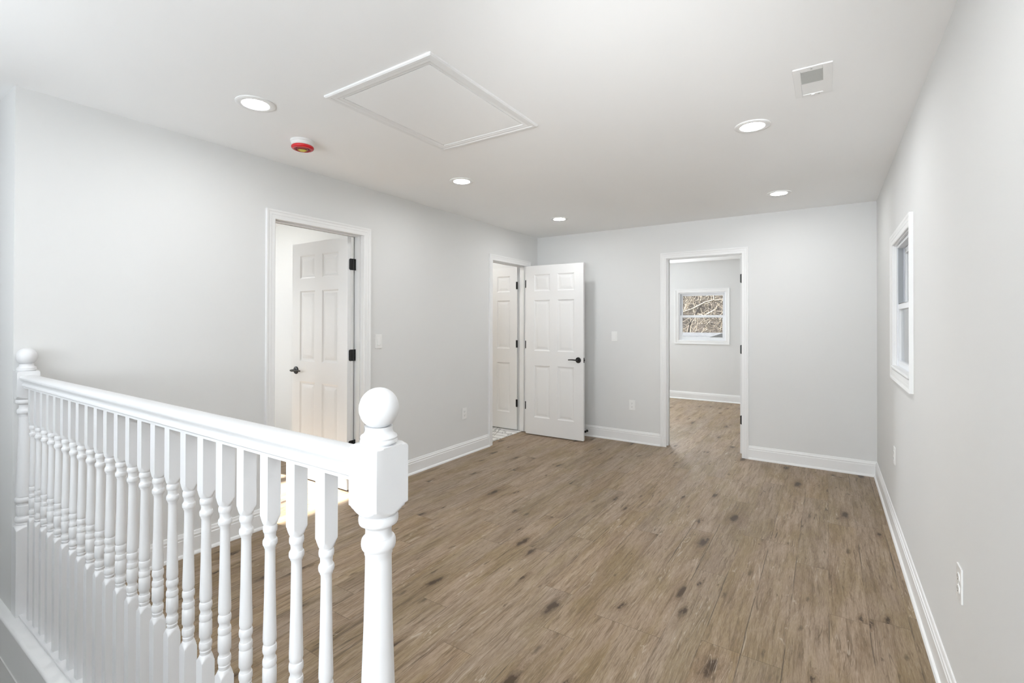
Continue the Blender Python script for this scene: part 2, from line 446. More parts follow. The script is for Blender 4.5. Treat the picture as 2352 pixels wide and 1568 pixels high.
mb = MB(); rounded_plate(mb, lambda u, v, d: (XL-.022+u, D2[0]+d, .925+v), .032, .060, .004, .003)
mb.build('strike_plate', BLACK, T2)['label'] = 'black strike plate'

# ------------------------------------------------------------------ six-panel doors
def six_panel(W, Hd, T):
    """hinge edge at x = 0, y from 0 (front) to T"""
    mb = MB()
    s, m = .115*W/.76, .098*W/.76
    pw = (W-2*s-m)/2
    xs = [0, s, s+pw, s+pw+m, W-s, W]
    zs = [0, .205, .830, 1.005, 1.615, 1.722, 1.922, Hd]
    for side in (0, 1):
        def Y(d): return d if side == 0 else T-d
        for i in range(5):
            for j in range(7):
                x0, x1, z0, z1 = xs[i], xs[i+1], zs[j], zs[j+1]
                if i in (1, 3) and j in (1, 3, 5):
                    rings = [(0, 0), (.006, .0035), (.012, .0075), (.020, .0085), (.026, .0085), (.052, .0025), (.056, .0022)]
                    pr = None
                    for o, d in rings:
                        q = [(x0+o, Y(d), z0+o), (x1-o, Y(d), z0+o), (x1-o, Y(d), z1-o), (x0+o, Y(d), z1-o)]
                        if pr:
                            for k in range(4): mb.quad(pr[k], pr[(k+1) % 4], q[(k+1) % 4], q[k])
                        pr = q
                    mb.quad(*pr)
                else:
                    mb.quad((x0, Y(0), z0), (x1, Y(0), z0), (x1, Y(0), z1), (x0, Y(0), z1))
    for i in range(5):
        for z in (0, Hd): mb.quad((xs[i],0,z), (xs[i+1],0,z), (xs[i+1],T,z), (xs[i],T,z))
    for j in range(7):
        for x in (0, W): mb.quad((x,0,zs[j]), (x,0,zs[j+1]), (x,T,zs[j+1]), (x,T,zs[j]))
    return mb
def handle(parent, x, z, yface, sgn, toward, droop=0):
    """lever handle on the face y = yface, standing out along sgn; lever points along toward (+1/-1 in x)"""
    mb = MB()
    mb.lathe([(.0135, 0), (.0125, .018), (.011, .022), (.011, .045)], 20, (x, yface, z), axis='y') if sgn > 0 else \
        mb.lathe([(.0135, 0), (.0125, -.018), (.011, -.022), (.011, -.045)], 20, (x, yface, z), axis='y')
    yl = yface + sgn*.046
    pts, rad = [], []
    for k in range(9):
        u = k/8; pts.append((x+toward*(-.012+.122*u), yl+sgn*.006*math.sin(u*math.pi)-sgn*.01*u*u, z+.004*math.sin(u*3)-droop*u)); rad.append(.0085-.0025*u)
    mb.tube(pts, rad, 10)
    h = mb.build('door_handle', BLACK, parent, smooth=40); h['label'] = 'black lever handle'
    mb = MB(); prof = [(.0335, 0), (.0335, .004), (.031, .008), (.018, .010), (.0, .010)]
    mb.lathe([(r, sgn*d) for r, d in prof], 28, (x, yface, z), axis='y')
    mb.build('rose_plate', BLACK, h, smooth=40)
    return h
def door(name, loc, rz, W, Hd, label, hz, both=True, hinge=True):
    T = .035
    mb = six_panel(W, Hd, T)
    o = mb.build(name, DOORP, smooth=12)
    o.location = loc; o.rotation_euler = (0, 0, rz)
    struct(o, label, 'door')
    hx = W-.062
    handle(o, hx, hz, 0, -1, -1); handle(o, hx, hz, T, 1, -1)
    mb = MB(); rounded_plate(mb, lambda u, v, d: (W+d, T/2+u, hz+v), .025, .057, .004, .0015)
    mb.lathe([(.009, 0), (.009, .009), (.004, .011)], 14, (W, T/2, hz), axis='x')
    mb.build('latch_plate', BLACK, o, smooth=40)['label'] = 'black latch plate'
    return o
# door 1 stands open at a right angle inside the bright room; its slab runs along -x
d1 = door('door_1', (-3.212, 2.513, .012), math.pi, .757, 2.03, 'white six-panel door standing open in the first doorway, near the railing', .922)
for z in (1.812, 1.078, .345):
    mb = MB(); rounded_plate(mb, lambda u, v, d: (-d-.001, -.0215+u, z+v), .084, .092, .012, .004)
    mb.lathe([(.0062, -.046), (.0062, .046)], 12, (-.006, -.018, z))
    mb.build('hinge', BLACK, d1, smooth=40)['label'] = 'black butt hinge'
# door 2 swung fully into the room, in front of the back wall
d2 = door('door_2', (-3.072, 4.972, .012), R(1.3), .757, 2.03, 'white six-panel door swung wide open in front of the back wall', .916)
for z in (1.815, 1.078, .340):
    mb = MB(); mb.lathe([(.0065, -.046), (.0065, .046)], 12, (-.004, .001, z))
    mb.box(-.003, 0, 0, .034, z-.046, z+.046)
    mb.build('hinge', BLACK, d2, smooth=40)['label'] = 'black hinge barrel'
# closed door seen inside the corner doorway (a thing of the tiled room beyond)
d4 = door('door_3', (-3.243, 5.071, .02), math.pi, .70, 2.03, 'white closed six-panel door seen inside the corner doorway', .90)
for z in (1.80, 1.07, .33):
    mb = MB(); mb.box(-.012, .014, .035, .039, z-.046, z+.046); mb.lathe([(.006, -.046), (.006, .046)], 12, (0, .042, z))
    mb.build('hinge', BLACK, d4, smooth=40)['label'] = 'black hinge'

# the back doorway's own door, folded back into the far room: only its hinge edge shows
d5 = door('door_4', (D3[1]-.002, YB+TH+.006, .012), R(90), .757, 2.03, 'white door edge with black hinges at the right side of the back doorway', .916)
for z in (1.805, 1.072, .345):
    mb = MB(); rounded_plate(mb, lambda u, v, d: (-d, .0175+u, z+v), .034, .092, .009, .003)
    mb.lathe([(.006, -.046), (.006, .046)], 12, (-.006, .002, z))
    mb.build('hinge', BLACK, d5, smooth=40)['label'] = 'black butt hinge'

# black door stop on the back baseboard behind the open door
mb = MB(); mb.lathe([(.014, 0), (.014, -.006), (.006, -.009), (.006, -.048)], 16, (-2.405, YB-.0145, .062), axis='y')
ds = mb.build('door_stop', BLACK, smooth=40)
tag(ds, 'small black door stop on the back baseboard, beside the open door', 'door stop')
mb = MB(); mb.lathe([(.011, -.046), (.013, -.050), (.013, -.062), (.010, -.065)], 16, (-2.405, YB-.0145, .062), axis='y')
mb.build('rubber_tip', RUBBER, ds, smooth=40)

# ------------------------------------------------------------------ windows (double hung)
def window(name, axis, pos, sgn, W, label, thick=.15, room_casing=True, stool=False):
    """sgn: direction from the room to outside"""
    a0, a1, z0, z1 = W
    def P(a, z, d): return (pos+sgn*d, a, z) if axis == 'x' else (a, pos+sgn*d, z)
    def bx(mb, A0, A1, d0, d1, Z0, Z1, mi=0):
        lo, hi = sorted((pos+sgn*d0, pos+sgn*d1))
        if axis == 'x': mb.box(lo, hi, A0, A1, Z0, Z1, mi)
        else: mb.box(A0, A1, lo, hi, Z0, Z1, mi)
    mb = MB(); casing(mb, lambda a, z, d: P(a, z, -d), a0, a1, z1, z0)
    # extension jambs
    e = .010; dp = .016
    bx(mb, a0, a0+e, 0, dp, z0, z1); bx(mb, a1-e, a1, 0, dp, z0, z1); bx(mb, a0, a1, 0, dp, z1-e, z1); bx(mb, a0, a1, 0, dp, z0, z0+e)
    root = struct(mb.build(name, TRIM, smooth=25, weld=False), label, 'window')
    mb = MB(); f = .028
    bx(mb, a0+e, a0+f, .012, thick, z0+e, z1-e); bx(mb, a1-f, a1-e, .012, thick, z0+e, z1-e)
    bx(mb, a0+f, a1-f, .012, thick, z1-f, z1-e); bx(mb, a0+f, a1-f, .012, thick, z0+e, z0+f)
    mb.build('window_frame', VINYL, root, bevel=.002)
    zm = (z0+z1)/2
    mb = MB()
    bx(mb, a0+f, a0+f+.006, .018, .044, zm+.018, z1-f); bx(mb, a1-f-.006, a1-f, .018, .044, zm+.018, z1-f)
    mb.build('sash_track', TRACK, root)['label'] = 'grey sash track'
    for nm, d0, d1, Z0, Z1 in (('upper_sash', .050, .076, zm-.020, z1-f), ('lower_sash', .018, .046, z0+f, zm+.020)):
        mb = MB(); s = .032
        bx(mb, a0+f, a0+f+s, d0, d1, Z0, Z1); bx(mb, a1-f-s, a1-f, d0, d1, Z0, Z1)
        bx(mb, a0+f+s, a1-f-s, d0, d1, Z0, Z0+.036); bx(mb, a0+f+s, a1-f-s, d0, d1, Z1-.036, Z1)
        sh = mb.build(nm, VINYL, root, bevel=.002)
        mb = MB(); dm = (d0+d1)/2
        bx(mb, a0+f+s, a1-f-s, dm-.002, dm+.002, Z0+.036, Z1-.036)
        g = mb.build('pane', GLASS, sh)
    if stool:
        mb = MB(); bx(mb, a0+.004, a1-.004, -.020, .018, z0+.012, z0+.028)
        mb.build('window_stool', TRIM, root, bevel=.004)
    return root
window('window_1', 'x', XR, 1, W1, 'small white double-hung window in the right wall', stool=True)
window('window_2', 'y', YBB, 1, W2, 'white window with bare trees outside, in the room behind the back doorway')
window('window_3', 'x', XS, -1, W3, 'window letting sun into the room beyond the first doorway')
window('added_window_5', 'y', YBB, 1, W5, 'added unseen window of the room behind the back doorway')
window('added_window_6', 'y', -1.0, -1, W6, 'added unseen wide white window high over the stairs')
window('added_window_8', 'y', .691, -1, W8, 'added unseen window of the room beyond the first doorway', thick=.05)
window('added_window_4', 'y', YF, -1, W4, 'added unseen wide white window at the head of the landing')

# ------------------------------------------------------------------ stair railing: one fixed thing
YR = .611
rail = empty('stair_railing', (-1.9, YR, .03))
tag(rail, 'white stair railing of turned balusters between two ball-topped newel posts', 'railing')
def under(o):
    o.parent = rail; o.location = o.location - rail.location; return o
def expand(prof, n=3):
    """smooth the turned outline with a few in-between points"""
    out = []
    for i in range(len(prof)-1):
        p0 = prof[max(i-1, 0)]; p1 = prof[i]; p2 = prof[i+1]; p3 = prof[min(i+2, len(prof)-1)]
        for k in range(n):
            u = k/n; out.append((p1[0]+(p2[0]-p1[0])*u, p1[1]+(p2[1]-p1[1])*u))
    out.append(prof[-1]); return out
def bead(r0, r1, z0, z1, n=8):
    """half-round bulge between z0 (top) and z1 (bottom), from radius r0 out to r1"""
    return [(r0+(r1-r0)*math.sin(math.pi*k/n)**.8 if 0 < k < n else r0, z0+(z1-z0)*(.5-.5*math.cos(math.pi*k/n))) for k in range(n+1)]
def ramp_env(r0, z0, r1, z1, n=8, p=1.0):
    return [(r0+(r1-r0)*(k/n)**p, z0+(z1-z0)*k/n) for k in range(n+1)]
Q2 = math.sqrt(2)
def baluster():
    h = .0155; B = h*Q2+.001
    pr = [(B, 1.058), (B, .918)] + ramp_env(B, .917, .0150, .899, 8, .8) + [(.0126, .8985), (.0124, .8965)]
    pr += bead(.0126, .0152, .8955, .879) + [(.0122, .874), (.0119, .870), (.0125, .866)] + bead(.0130, .0157, .864, .849) + [(.0126, .8475), (.0126, .845), (.0110, .842)]
    pr += [(.0108, .836), (.0112, .80), (.0122, .73), (.0134, .68), (.0144, .642), (.0143, .634), (.0130, .6275), (.0123, .626)]
    pr += bead(.0128, .0150, .6245, .606) + [(.0123, .602), (.0122, .598)] + bead(.0128, .0149, .594, .5765, 8) + [(.0131, .575), (.0147, .5725), (.0149, .556), (.0148, .536), (.0131, .533), (.0121, .529), (.0122, .525)]
    pr += bead(.0127, .0151, .522, .503) + [(.0124, .500), (.0134, .4985), (.0134, .4945), (.0126, .493), (.0126, .489)]
    pr += ramp_env(.0140, .4875, B, .470, 8, 1.2) + [(B, .466), (B, .030)]
    mb = MB(); mb.lathe(pr, 40, half=h); return mb
# measured centres, near newel to far newel
BX = [-.8553, -.9588, -1.0613, -1.1637, -1.2642, -1.3623, -1.4603, -1.5598, -1.6556, -1.7512, -1.8450, -1.9412, -2.0365, -2.1290, -2.2213, -2.3165, -2.4050, -2.4975, -2.5905, -2.6815, -2.7715, -2.8610, -2.9490]
b0 = None
for i, x in enumerate(BX):
    if b0 is None:
        b0 = baluster().build('baluster', RAILP, smooth=32); o = b0
    else:
        o = b0.copy(); col.objects.link(o)
    o.location = (x, YR, 0); under(o)
def newel():
    """parts in local coordinates round the post's axis"""
    h = .0378; B = h*Q2+.001
    blk = [(B-.010, 1.1305), (B-.004, 1.1285), (B, 1.124), (B, 1.022)] + ramp_env(B, 1.020, .0345, 1.003, 8, .8) + [(.0330, 1.0025)]
    blk += bead(.0330, .0362, 1.0015, .984) + [(.0300, .982), (.0245, .977), (.0237, .972), (.0238, .966), (.0250, .961)] + bead(.0262, .0315, .959, .936) + [(.0255, .934), (.0255, .928), (.0243, .926)]
    blk += [(.0240, .920), (.0246, .88), (.0262, .80), (.0290, .72), (.0318, .64), (.0332, .575), (.0325, .563), (.0300, .560)]
    blk += bead(.0300, .0362, .558, .534) + [(.0290, .530), (.0285, .523), (.0310, .520), (.0315, .500), (.0310, .478), (.0288, .474)] + bead(.0300, .0360, .470, .446) + [(.0300, .444), (.0330, .440), (.0330, .434)]
    blk += ramp_env(.0345, .432, B, .414, 8, 1.2) + [(B, .408), (B, .030)]
    a = MB(); a.lathe(blk, 48, half=h)
    cap = [(.0, 1.2348)]
    for k in range(1, 18):
        t = math.pi*k/20; cap.append((.0365*math.sin(t), 1.1965+.0383*math.cos(t)))
    cap += [(.0258, 1.1635), (.0247, 1.159), (.0250, 1.155), (.0272, 1.150), (.0325, 1.1465), (.0338, 1.1435), (.0325, 1.1405), (.0330, 1.1395), (.0342, 1.137), (.0335, 1.134), (.0310, 1.1325), (.0300, 1.1305)]
    b = MB(); b.lathe(cap, 48)
    return a, b
for i, x in enumerate((-.6995, XL+.0385)):
    if i == 0:
        a, b = newel()
        n0 = a.build('newel_post', RAILP, smooth=32); f0 = b.build('ball_finial', RAILP, n0, smooth=40); o = n0
    else:
        o = n0.copy(); col.objects.link(o); f = f0.copy(); col.objects.link(f); f.parent = o
    o.location = (x, YR, 0); under(o)
half = [(.0165, 1.0555), (.0165, 1.0625), (.0195, 1.0635), (.0225, 1.0665), (.0230, 1.0705), (.0212, 1.0740), (.0182, 1.0765), (.0180, 1.0790), (.0205, 1.0845), (.0260, 1.0905), (.0300, 1.0950), (.0315, 1.0995), (.0308, 1.1045), (.0270, 1.1085), (.0200, 1.1112), (.0100, 1.1126)]
poly = half + [(0, 1.1130)] + [(-p, q) for p, q in reversed(half)]
mb = MB(); mb.prism(poly, lambda p, q, a: (a, YR+p, q), XL+.0385+.0378-.001, -.6995-.0377)
under(mb.build('handrail', RAILP, smooth=35))
# curb below the balusters
nose = [(.655, -.19), (.655, .0225), (.640, .0300), (.551, .0300), (.544, .0280), (.540, .0225), (.540, .0140), (.543, .0080), (.550, .0050), (.556, .0045), (.556, -.19)]
mb = MB(); mb.prism([(p, q) for p, q in nose], lambda p, q, a: (a, p, q), -4.5, -.64)
struct(mb.build('trim_4', TRIM, smooth=40), 'white curb with rounded nosing under the stair railing', 'curb')
mb = MB(); mb.box(XL+.077, -.738, .583, .639, .030, .0405)
under(mb.build('shoe_rail', RAILP, bevel=.003))

# stairs going down from the landing (only their shaft is in view)
mb = MB()
for k in range(12):
    mb.box(-.64-.255*(k+1), -.62-.255*k, -.42, .551, -.19*(k+1)-.03, -.19*(k+1)-.002)
    mb.box(-.64-.255*k, -.62-.255*k, -.42, .551, -.19*(k+1), -.19*k-.21 if k else -.19)
struct(mb.build('floor_stairs', WOOD), 'brown stairs going down beside the railing', 'stairs')

# ------------------------------------------------------------------ ceiling fixtures
def downlight():
    root = empty('recessed_downlight')
    mb = MB(); mb.lathe([(.090, 0), (.090, -.004), (.087, -.0065), (.072, -.008), (.062, -.0065), (.060, -.0022), (.060, 0)], 48, caps=False)
    mb.build('trim_ring', PLAST, root, smooth=40)
    mb = MB(); mb.lathe([(.0605, -.0012), (.0600, -.0030), (.0, -.0042)], 40, caps=False)
    d = mb.build('diffuser', LAMP, root, smooth=60); d['label'] = 'glowing white diffuser'
    return root
spots = [(-2.368, 1.278, 'round recessed light nearest the smoke detector, largest on the left', 0),
         (-2.338, 2.845, 'round recessed light beyond the attic hatch, middle one of the left row', 0),
         (-2.335, 4.440, 'small round recessed light above the open door by the back corner', 0),
         (-.343, 2.919, 'round recessed light next to the ceiling vent', 0),
         (-.336, 4.548, 'round recessed light in front of the back doorway, right row', 0),
         (-.343, 1.278, 'recessed light of the right row, over the landing', 1),
         (-.343, -.70, 'added unseen recessed light behind the landing', 1),  # from here on: lights out of view, added to brighten
         (-2.368, -.70, 'added unseen recessed light over the stairs', 1),
         (-1.5, 7.1, 'added unseen recessed light in the room behind the back doorway', 1),
         (-3.75, 4.55, 'added unseen recessed light in the tiled room', 1),
         (-4.9, 2.3, 'added unseen recessed light in the room beyond the first doorway', 1)]
L0 = None
for x, y, lab, off in spots:
    if L0 is None: L0 = downlight(); o = L0
    else: o = copy_tree(L0)
    o.location = (x, y, H); tag(o, lab, 'light', 'recessed ceiling lights')

# smoke detector with red dust cover
sd = empty('smoke_detector', (-2.625, 1.700, H)); tag(sd, 'white smoke detector with a red dust cover and yellow sticker', 'smoke detector')
mb = MB(); mb.lathe([(.068, 0), (.068, -.010), (.064, -.013), (.062, -.028), (.056, -.033), (.0, -.034)], 48)
mb.build('base', PLAST, sd, smooth=35)
mb = MB(); mb.lathe([(.058, -.031), (.0625, -.034), (.0635, -.040), (.061, -.046), (.054, -.050), (.046, -.050)], 48, caps=False)
cv = mb.build('dust_cover', RED, sd, smooth=50); cv['label'] = 'red dust cover'
mb = MB(); mb.lathe([(.046, -.050), (.044, -.046), (.036, -.043), (.032, -.050), (.0, -.052)], 48, caps=False)
mb.build('cover_well', DRED, cv, smooth=50)
mb = MB(); c0 = math.atan2(-1.7, 2.62)
pts = [(.031*math.cos(c0+R(a))*s, .031*math.sin(c0+R(a))*s) for a, s in ((-75, .95), (-30, 1.05), (20, 1.05), (65, .95), (150, .55), (-150, .55))]
mb.prism(pts, lambda p, q, d: (p-.013, q+.0085, -.0530-d), 0, .0006)
mb.build('sticker', YEL, cv)['label'] = 'yellow sticker'

# attic hatch
ah = empty('attic_hatch', (-1.667, 1.838, H)); tag(ah, 'white rectangular attic hatch with moulded frame in the ceiling', 'hatch')
mb = MB(); hx, hy = .2815, .364
prof = [(0, 0), (0, .004), (.003, .0065), (.018, .007), (.021, .0085), (.038, .0085), (.041, .0105), (.056, .011), (.062, .007), (.062, 0)]
rings = [[(sx*(hx+o), sy*(hy+o), -d) for sx, sy in ((-1,-1),(1,-1),(1,1),(-1,1))] for o, d in prof]
for r in range(len(prof)-1):
    for k in range(4): mb.quad(rings[r][k], rings[r][(k+1) % 4], rings[r+1][(k+1) % 4], rings[r+1][k])
mb.build('hatch_frame', TRIM, ah, smooth=25)
mb = MB(); mb.box(-hx+.004, hx-.004, -hy+.004, hy-.004, -.0045, -.0005)
mb.build('hatch_panel', CEIL, ah)

# ceiling vent
cv = empty('ceiling_vent', (-.052, 2.519, H)); tag(cv, 'small white ceiling register, its louvers half open', 'vent')
mb = MB()
mb2 = [(-.073, .073), (-.150, .150)]
ox0, ox1, oy0, oy1 = -.044, .038, -.112, .128
for (x0, x1, y0, y1) in ((-.073, ox0, -.150, .150), (ox1, .073, -.150, .150), (ox0, ox1, -.150, oy0), (ox0, ox1, oy1, .150)):
    mb.box(x0, x1, y0, y1, -.006, 0)
mb.build('register_frame', PLAST, cv, bevel=.003)
for k in range(14):
    mb = MB(); y = oy0+.004+k*.0082
    mb.prism([(0, 0), (.0014, 0), (.0078, -.0045), (.0064, -.0045)], lambda p, q, a: (a, y+p, q-.0005), ox0, ox1)
    mb.build('louver', LOUVER, cv)
mb = MB(); mb.box(ox0, ox1, oy0+.118, oy1-.004, -.0048, -.001); mb.build('damper_plate', PLAST, cv)
mb = MB(); mb.box(-.010, .004, .130, .146, -.010, -.006); mb.build('damper_lever', PLAST, cv, bevel=.002)
mb = MB(); mb.box(ox0, ox1, oy0, oy1, -.0006, -.0001); mb.build('duct_opening', DARK, cv)
for y in (-.134, .138):
    mb = MB(); mb.lathe([(.004, -.006), (.004, -.0075), (.002, -.008)], 12, (-.003 if y < 0 else .02, y, 0)); mb.build('screw', LOUVER, cv, smooth=40)

# ------------------------------------------------------------------ switches and outlets
def plate_parts(root, kind):
    """local frame: x across, z up, y = -1 faces the room"""
    mb = MB(); rounded_plate(mb, lambda u, v, d: (u, -d, v), .070, .1145, .004, .0055)
    mb.build('cover_plate', PLAST, root, bevel=.0015)
    if kind == 'switch':
        mb = MB(); mb.box(-.0165, .0165, -.0065, -.005, -.0335, .0335); f = mb.build('switch_frame', PLAST, root, bevel=.0008)
        mb = MB(); mb.prism([(-.030, -.0065), (.030, -.0065), (.030, -.0075), (-.030, -.0125)], lambda p, q, a: (a, q, p), -.0140, .0140)
        mb.build('rocker', PLAST, root, bevel=.001)
    else:
        for s in (1, -1):
            mb = MB(); pts = [(.0168*math.cos(R(a)), max(-.0135, min(.0135, .0168*math.sin(R(a))))) for a in range(0, 360, 12)]
            mb.prism(pts, lambda p, q, d: (p, -.0055-d, q+s*.0195), 0, .0022)
            r = mb.build('receptacle', PLAST, root, smooth=30)
            mb = MB()
            mb.box(-.0072, -.0056, -.0081, -.0076, s*.0195-.001, s*.0195+.0075); mb.box(.0056, .0070, -.0081, -.0076, s*.0195, s*.0195+.0070)
            mb.lathe([(.0024, -.0076), (.0024, -.0081)], 12, (0, 0, s*.0195-.006), axis='y')
            mb.build('slots', DARK, r)
        mb = MB(); mb.lathe([(.0032, -.0055), (.0032, -.0066), (.0, -.0070)], 12, axis='y'); mb.build('screw', PLAST, root, smooth=40)
def plate(name, kind, loc, rz, label, group):
    o = empty(name, loc, rz); plate_parts(o, kind)
    tag(o, label, 'light switch' if kind == 'switch' else 'outlet', group); return o
plate('light_switch', 'switch', (XL, 2.706, 1.198), R(90), 'white rocker light switch beside the first door frame', 'rocker light switches')
plate('light_switch', 'switch', (-2.069, YB, 1.199), 0, 'white rocker light switch on the back wall, between the open door and the doorway', 'rocker light switches')
plate('power_outlet', 'outlet', (XL, 3.833, .425), R(90), 'white outlet low on the left wall, before the corner doorway', 'white duplex outlets')
plate('power_outlet', 'outlet', (-1.857, YB, .421), 0, 'white outlet low on the back wall, left of the back doorway', 'white duplex outlets')
plate('power_outlet', 'outlet', (XR, 3.970, .498), R(-90), 'white outlet on the right wall, under the window', 'white duplex outlets')
plate('power_outlet', 'outlet', (XR, 2.135, .500), R(-90), 'white outlet on the right wall nearest the camera, standing out from the wall', 'white duplex outlets')

# ------------------------------------------------------------------ outside: wooded slope, trees, a neighbour's roof
rnd = random.Random(11)
mb = MB(); nx, ny = 46, 26
for j in range(ny):
    for i in range(nx):
        x = -26+i*.9; y = 19+j*.75
        z = -4.2+(y-19)*.95+.5*math.sin(x*.8+y*.3)+rnd.uniform(-.25, .25)
        mb.vert((x, y, z))
for j in range(ny-1):
    for i in range(nx-1):
        a = j*nx+i; mb.face((a, a+1, a+nx+1, a+nx))
tag(mb.build('hillside', LITTER, smooth=80), 'brown leaf-covered slope outside the far window', 'hillside', kind='structure')
mb = MB(); mb.box(-30, 30, -25, 60, -4.4, -4.3)
struct(mb.build('ground', GRASS), 'dry lawn outside the house', 'ground')

def grow(mb, p, d, ln, r, depth, spread=.75):
    pts, rad = [p], [r]; q = Vector(p); dd = Vector(d)
    n = 5
    for k in range(n):
        dd = (dd + Vector((rnd.uniform(-.16, .16), rnd.uniform(-.16, .16), rnd.uniform(-.10, .14)))).normalized()
        q = q + dd*ln/n; pts.append(tuple(q)); rad.append(r*(1-.55*(k+1)/n))
    mb.tube(pts, rad, 5 if depth < 2 else 6)
    if depth == 0: return
    for k in range(rnd.choice((3, 4, 4))):
        t = rnd.randint(1, n); nd = (dd + Vector((rnd.uniform(-1, 1), rnd.uniform(-.7, .7), rnd.uniform(-.5, .8)))*spread).normalized()
        grow(mb, pts[t], nd, ln*rnd.uniform(.5, .78), rad[t]*.62, depth-1, spread)
def tree(x, y, z, hgt, r, lean, mat, label):
    root = empty('bare_tree', (x, y, z)); tag(root, label, 'tree', 'bare trees outside the far window')
    pts, rad = [], []
    for k in range(9):
        u = k/8; pts.append((lean[0]*hgt*u+.12*math.sin(u*7), lean[1]*hgt*u, hgt*u)); rad.append(r*(1-.6*u))
    mb = MB(); mb.tube(pts, rad, 9); mb.build('trunk', mat, root, smooth=60)
    br = MB()
    for k in range(20):
        t = rnd.randint(3, 8); a = rnd.uniform(0, 6.28)
        grow(br, pts[t], (math.cos(a), math.sin(a)*.6, rnd.uniform(-.1, .8)), hgt*rnd.uniform(.10, .16), rad[t]*.45, 2)
    br.build('branches', mat, root, smooth=60)
tree(-5.9, 17.2, -4.3, 9.0, .13, (.02, 0), BARK, 'pale bare tree outside, at the left side of the far window')
tree(.1, 17.4, -4.3, 9.5, .11, (-.01, .01), BARKB, 'brown bare tree outside, at the right side of the far window')
tree(-5.3, 21.2, -2.5, 8.0, .10, (.01, 0), BARK, 'thin pale bare tree up the slope behind the window')
tree(-9.9, 21.4, -2.3, 8.0, .12, (.02, 0), BARKB, 'brown bare tree up the slope, left of the thin pale one')
mb = MB()
for k in range(1500):
    x = rnd.uniform(-9.5, 0); y = rnd.uniform(23.4, 27.0); z = -4.2+(y-19)*.95+rnd.uniform(-.1, .9)
    a = rnd.uniform(-1.2, 1.2); ln = rnd.uniform(.35, 1.3); r = rnd.uniform(.006, .022)
    d = (math.sin(a), rnd.uniform(-.4, .2), abs(math.cos(a))*rnd.choice((1, 1, -.5)))
    bx_, bz_ = rnd.uniform(-.2, .2), rnd.uniform(-.15, .15)
    mb.tube([(x, y, z), (x+d[0]*ln*.5+bx_, y+d[1]*ln*.5, z+d[2]*ln*.5+bz_), (x+d[0]*ln, y+d[1]*ln, z+d[2]*ln)], [r, r*.8, r*.4], 4)
tag(mb.build('thicket', [BARK], smooth=60), 'tangle of bare pale twigs on the slope outside the far window', 'brush', kind='stuff')
# big pale limb crossing the view
root = empty('forked_limb', (-3.55, 14.5, -4.3)); tag(root, 'thick pale forked limb crossing the upper window pane', 'branch')
def up(pts): return [(x, y, z+4.3) for x, y, z in pts]
mb = MB()
mb.tube(up([(-.55, 0, 1.50), (-.1, .05, 1.64), (.3, .1, 1.78), (.6, .1, 1.95), (.87, .1, 2.02)]), [.014, .020, .024, .022, .020], 9)
mb.tube(up([(.83, .1, 2.01), (1.10, .15, 1.88), (1.40, .2, 1.78), (1.75, .25, 1.66)]), [.020, .016, .013, .010], 8)
mb.tube(up([(.85, .1, 2.0), (1.25, 0, 2.04), (1.75, 0, 2.02)]), [.018, .013, .009], 8)
mb.tube(up([(.85, .1, 2.0), (.82, .15, 2.3), (.88, .2, 2.8)]), [.018, .015, .012], 8)
mb.build('limb', BARK, root, smooth=60)
mb = MB(); mb.tube(up([(.50, .1, 1.88), (.33, .15, 1.62), (.15, .2, 1.3), (.05, .25, .9), (0, .3, -4.3)]), [.026, .029, .031, .034, .07], 9)
mb.build('stem', BARKB, root, smooth=60)
# neighbour's house: pale roof below the window line
nb = empty('neighbour_house', (-3.4, 12.4, -4.3)); tag(nb, 'neighbour house with pale grey shingled roof outside the far window', 'house')
mb = MB(); mb.box(-5, 6, -1.3, 1.1, 0, 4.55); mb.build('house_wall', CONC, nb)
mb = MB(); mb.prism([(-1.6, 4.62), (0, 5.42), (1.5, 4.62), (1.5, 4.5), (0, 5.30), (-1.6, 4.5)], lambda p, q, a: (a, p, q), -5.4, 6.4)
mb.build('roof', SHING, nb)
gb = empty('garden_shed', (-1.42, 10.15, -4.3)); tag(gb, 'dark peaked shed roof at the lower right of the far window', 'shed')
mb = MB(); mb.box(-.7, .9, -.3, .3, 0, 5.0); mb.build('shed_wall', CONC, gb)
mb = MB(); mb.prism([(-.62, 5.33), (-.42, 5.40), (-.25, 5.46), (.1, 5.56), (.6, 5.4), (1.0, 5.2), (1.0, 5.0), (-.62, 5.0)], lambda p, q, a: (p, a, q), -.38, .38)
mb.build('shed_roof', DSHING, gb)

# ------------------------------------------------------------------ light
w = bpy.data.worlds.new('sky'); scene.world = w; w.use_nodes = True
nt = w.node_tree; nt.nodes.clear()
sky = nt.nodes.new('ShaderNodeTexSky'); sky.sky_type = 'NISHITA'; sky.sun_disc = False
sky.sun_elevation = R(25); sky.sun_rotation = R(-83); sky.air_density = 1; sky.dust_density = 3; sky.ozone_density = .6
bg = nt.nodes.new('ShaderNodeBackground'); bg.inputs[1].default_value = .48
hsv = nt.nodes.new('ShaderNodeHueSaturation'); hsv.inputs['Saturation'].default_value = .35
ou = nt.nodes.new('ShaderNodeOutputWorld')
nt.links.new(sky.outputs[0], hsv.inputs['Color']); nt.links.new(hsv.outputs[0], bg.inputs[0]); nt.links.new(bg.outputs[0], ou.inputs[0])

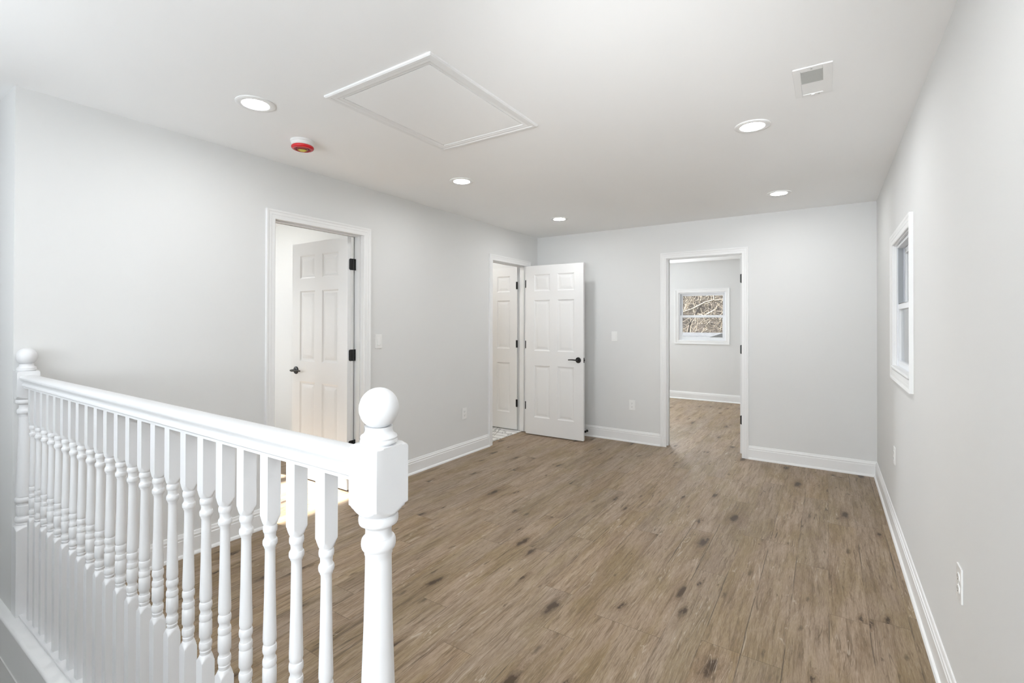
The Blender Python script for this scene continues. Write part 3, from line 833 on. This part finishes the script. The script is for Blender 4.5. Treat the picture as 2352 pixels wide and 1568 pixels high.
def lamp(name, typ, loc, energy, color=(1,1,1), **kw):
    l = bpy.data.lights.new(name, typ); l.energy = energy; l.color = color
    for k, v in kw.items(): setattr(l, k, v)
    o = bpy.data.objects.new(name, l); col.objects.link(o); o.location = loc; return o
sun = lamp('sun', 'SUN', (-12, 1, 6), 47, (1, .985, .965), angle=R(.6))
d = Vector((1, .12, -math.tan(R(25))*1.007)).normalized()
sun.rotation_euler = d.to_track_quat('-Z', 'Y').to_euler()
def fill_area(name, loc, direction, sx, sy, energy):
    o = lamp(name, 'AREA', loc, energy, (.895, .948, 1), shape='RECTANGLE', size=sx, size_y=sy)
    o.rotation_euler = Vector(direction).to_track_quat('-Z', 'Z').to_euler(); return o
# added area lamps at the added windows behind the camera, as fill
fill_area('landing_fill', (-.14, YF-.02, 1.45), (-.10, 1, .70), .85, 1.2, 110)
fill_area('stair_fill', (-2.0, -1.02, 1.45), (0, 1, .95), 1.4, .9, 36)
def fill_spot(name, loc, target, energy, cone):
    o = lamp(name, 'SPOT', loc, energy, (.95, .975, 1), spot_size=R(cone), spot_blend=1.0, shadow_soft_size=.10)
    o.rotation_euler = (Vector(target)-Vector(loc)).to_track_quat('-Z', 'Y').to_euler(); return o
# added spot behind the camera, fills the ceiling like a bounced flash
fill_spot('ceiling_fill', (-.10, -.14, 1.50), (-1.50, 5.0, 2.70), 140, 54)
fill_area('bedroom_fill', (-5.48, .66, 1.42), (.25, 1, .1), 1.1, .95, 31)  # added fill lamp at the added window of the sunny room
fill_area('far_room_fill', (-3.37, YBB+.02, 1.43), (.55, -1, .1), 1.0, .9, 130)  # added fill lamp, brightens the far room from its added window

# ------------------------------------------------------------------ camera
F_PX, VS, PITCH, YAW, ROLL, CH = 1099.6277, 734.4809, .00551643, .58246808, .00203653, 1.35626
cy, sy = math.cos(YAW), math.sin(YAW)
Fw = Vector((-sy*math.cos(PITCH), cy*math.cos(PITCH), math.sin(PITCH))); Rt = Vector((cy, sy, 0)); Up = Rt.cross(Fw)
R2 = Rt*math.cos(ROLL)+Up*math.sin(ROLL); U2 = -Rt*math.sin(ROLL)+Up*math.cos(ROLL)
cam = bpy.data.cameras.new('camera'); co = bpy.data.objects.new('camera', cam); col.objects.link(co)
m = Matrix((R2, U2, -Fw)).transposed().to_4x4(); m.translation = (0, 0, CH); co.matrix_world = m
cam.sensor_fit = 'HORIZONTAL'; cam.sensor_width = 36; cam.lens = F_PX/2352*36; cam.shift_y = (VS-784)/2352
cam.clip_start = .02; cam.clip_end = 200
scene.camera = co

vs = scene.view_settings
vs.view_transform = 'Standard'; vs.look = 'None'; vs.gamma = 1; vs.use_curve_mapping = False; vs.exposure = .11
cyc = scene.cycles
cyc.max_bounces = 9; cyc.diffuse_bounces = 6; cyc.glossy_bounces = 3; cyc.transparent_max_bounces = 12
cyc.use_denoising = True; cyc.use_adaptive_sampling = True; cyc.adaptive_threshold = .02
cyc.sample_clamp_indirect = 8
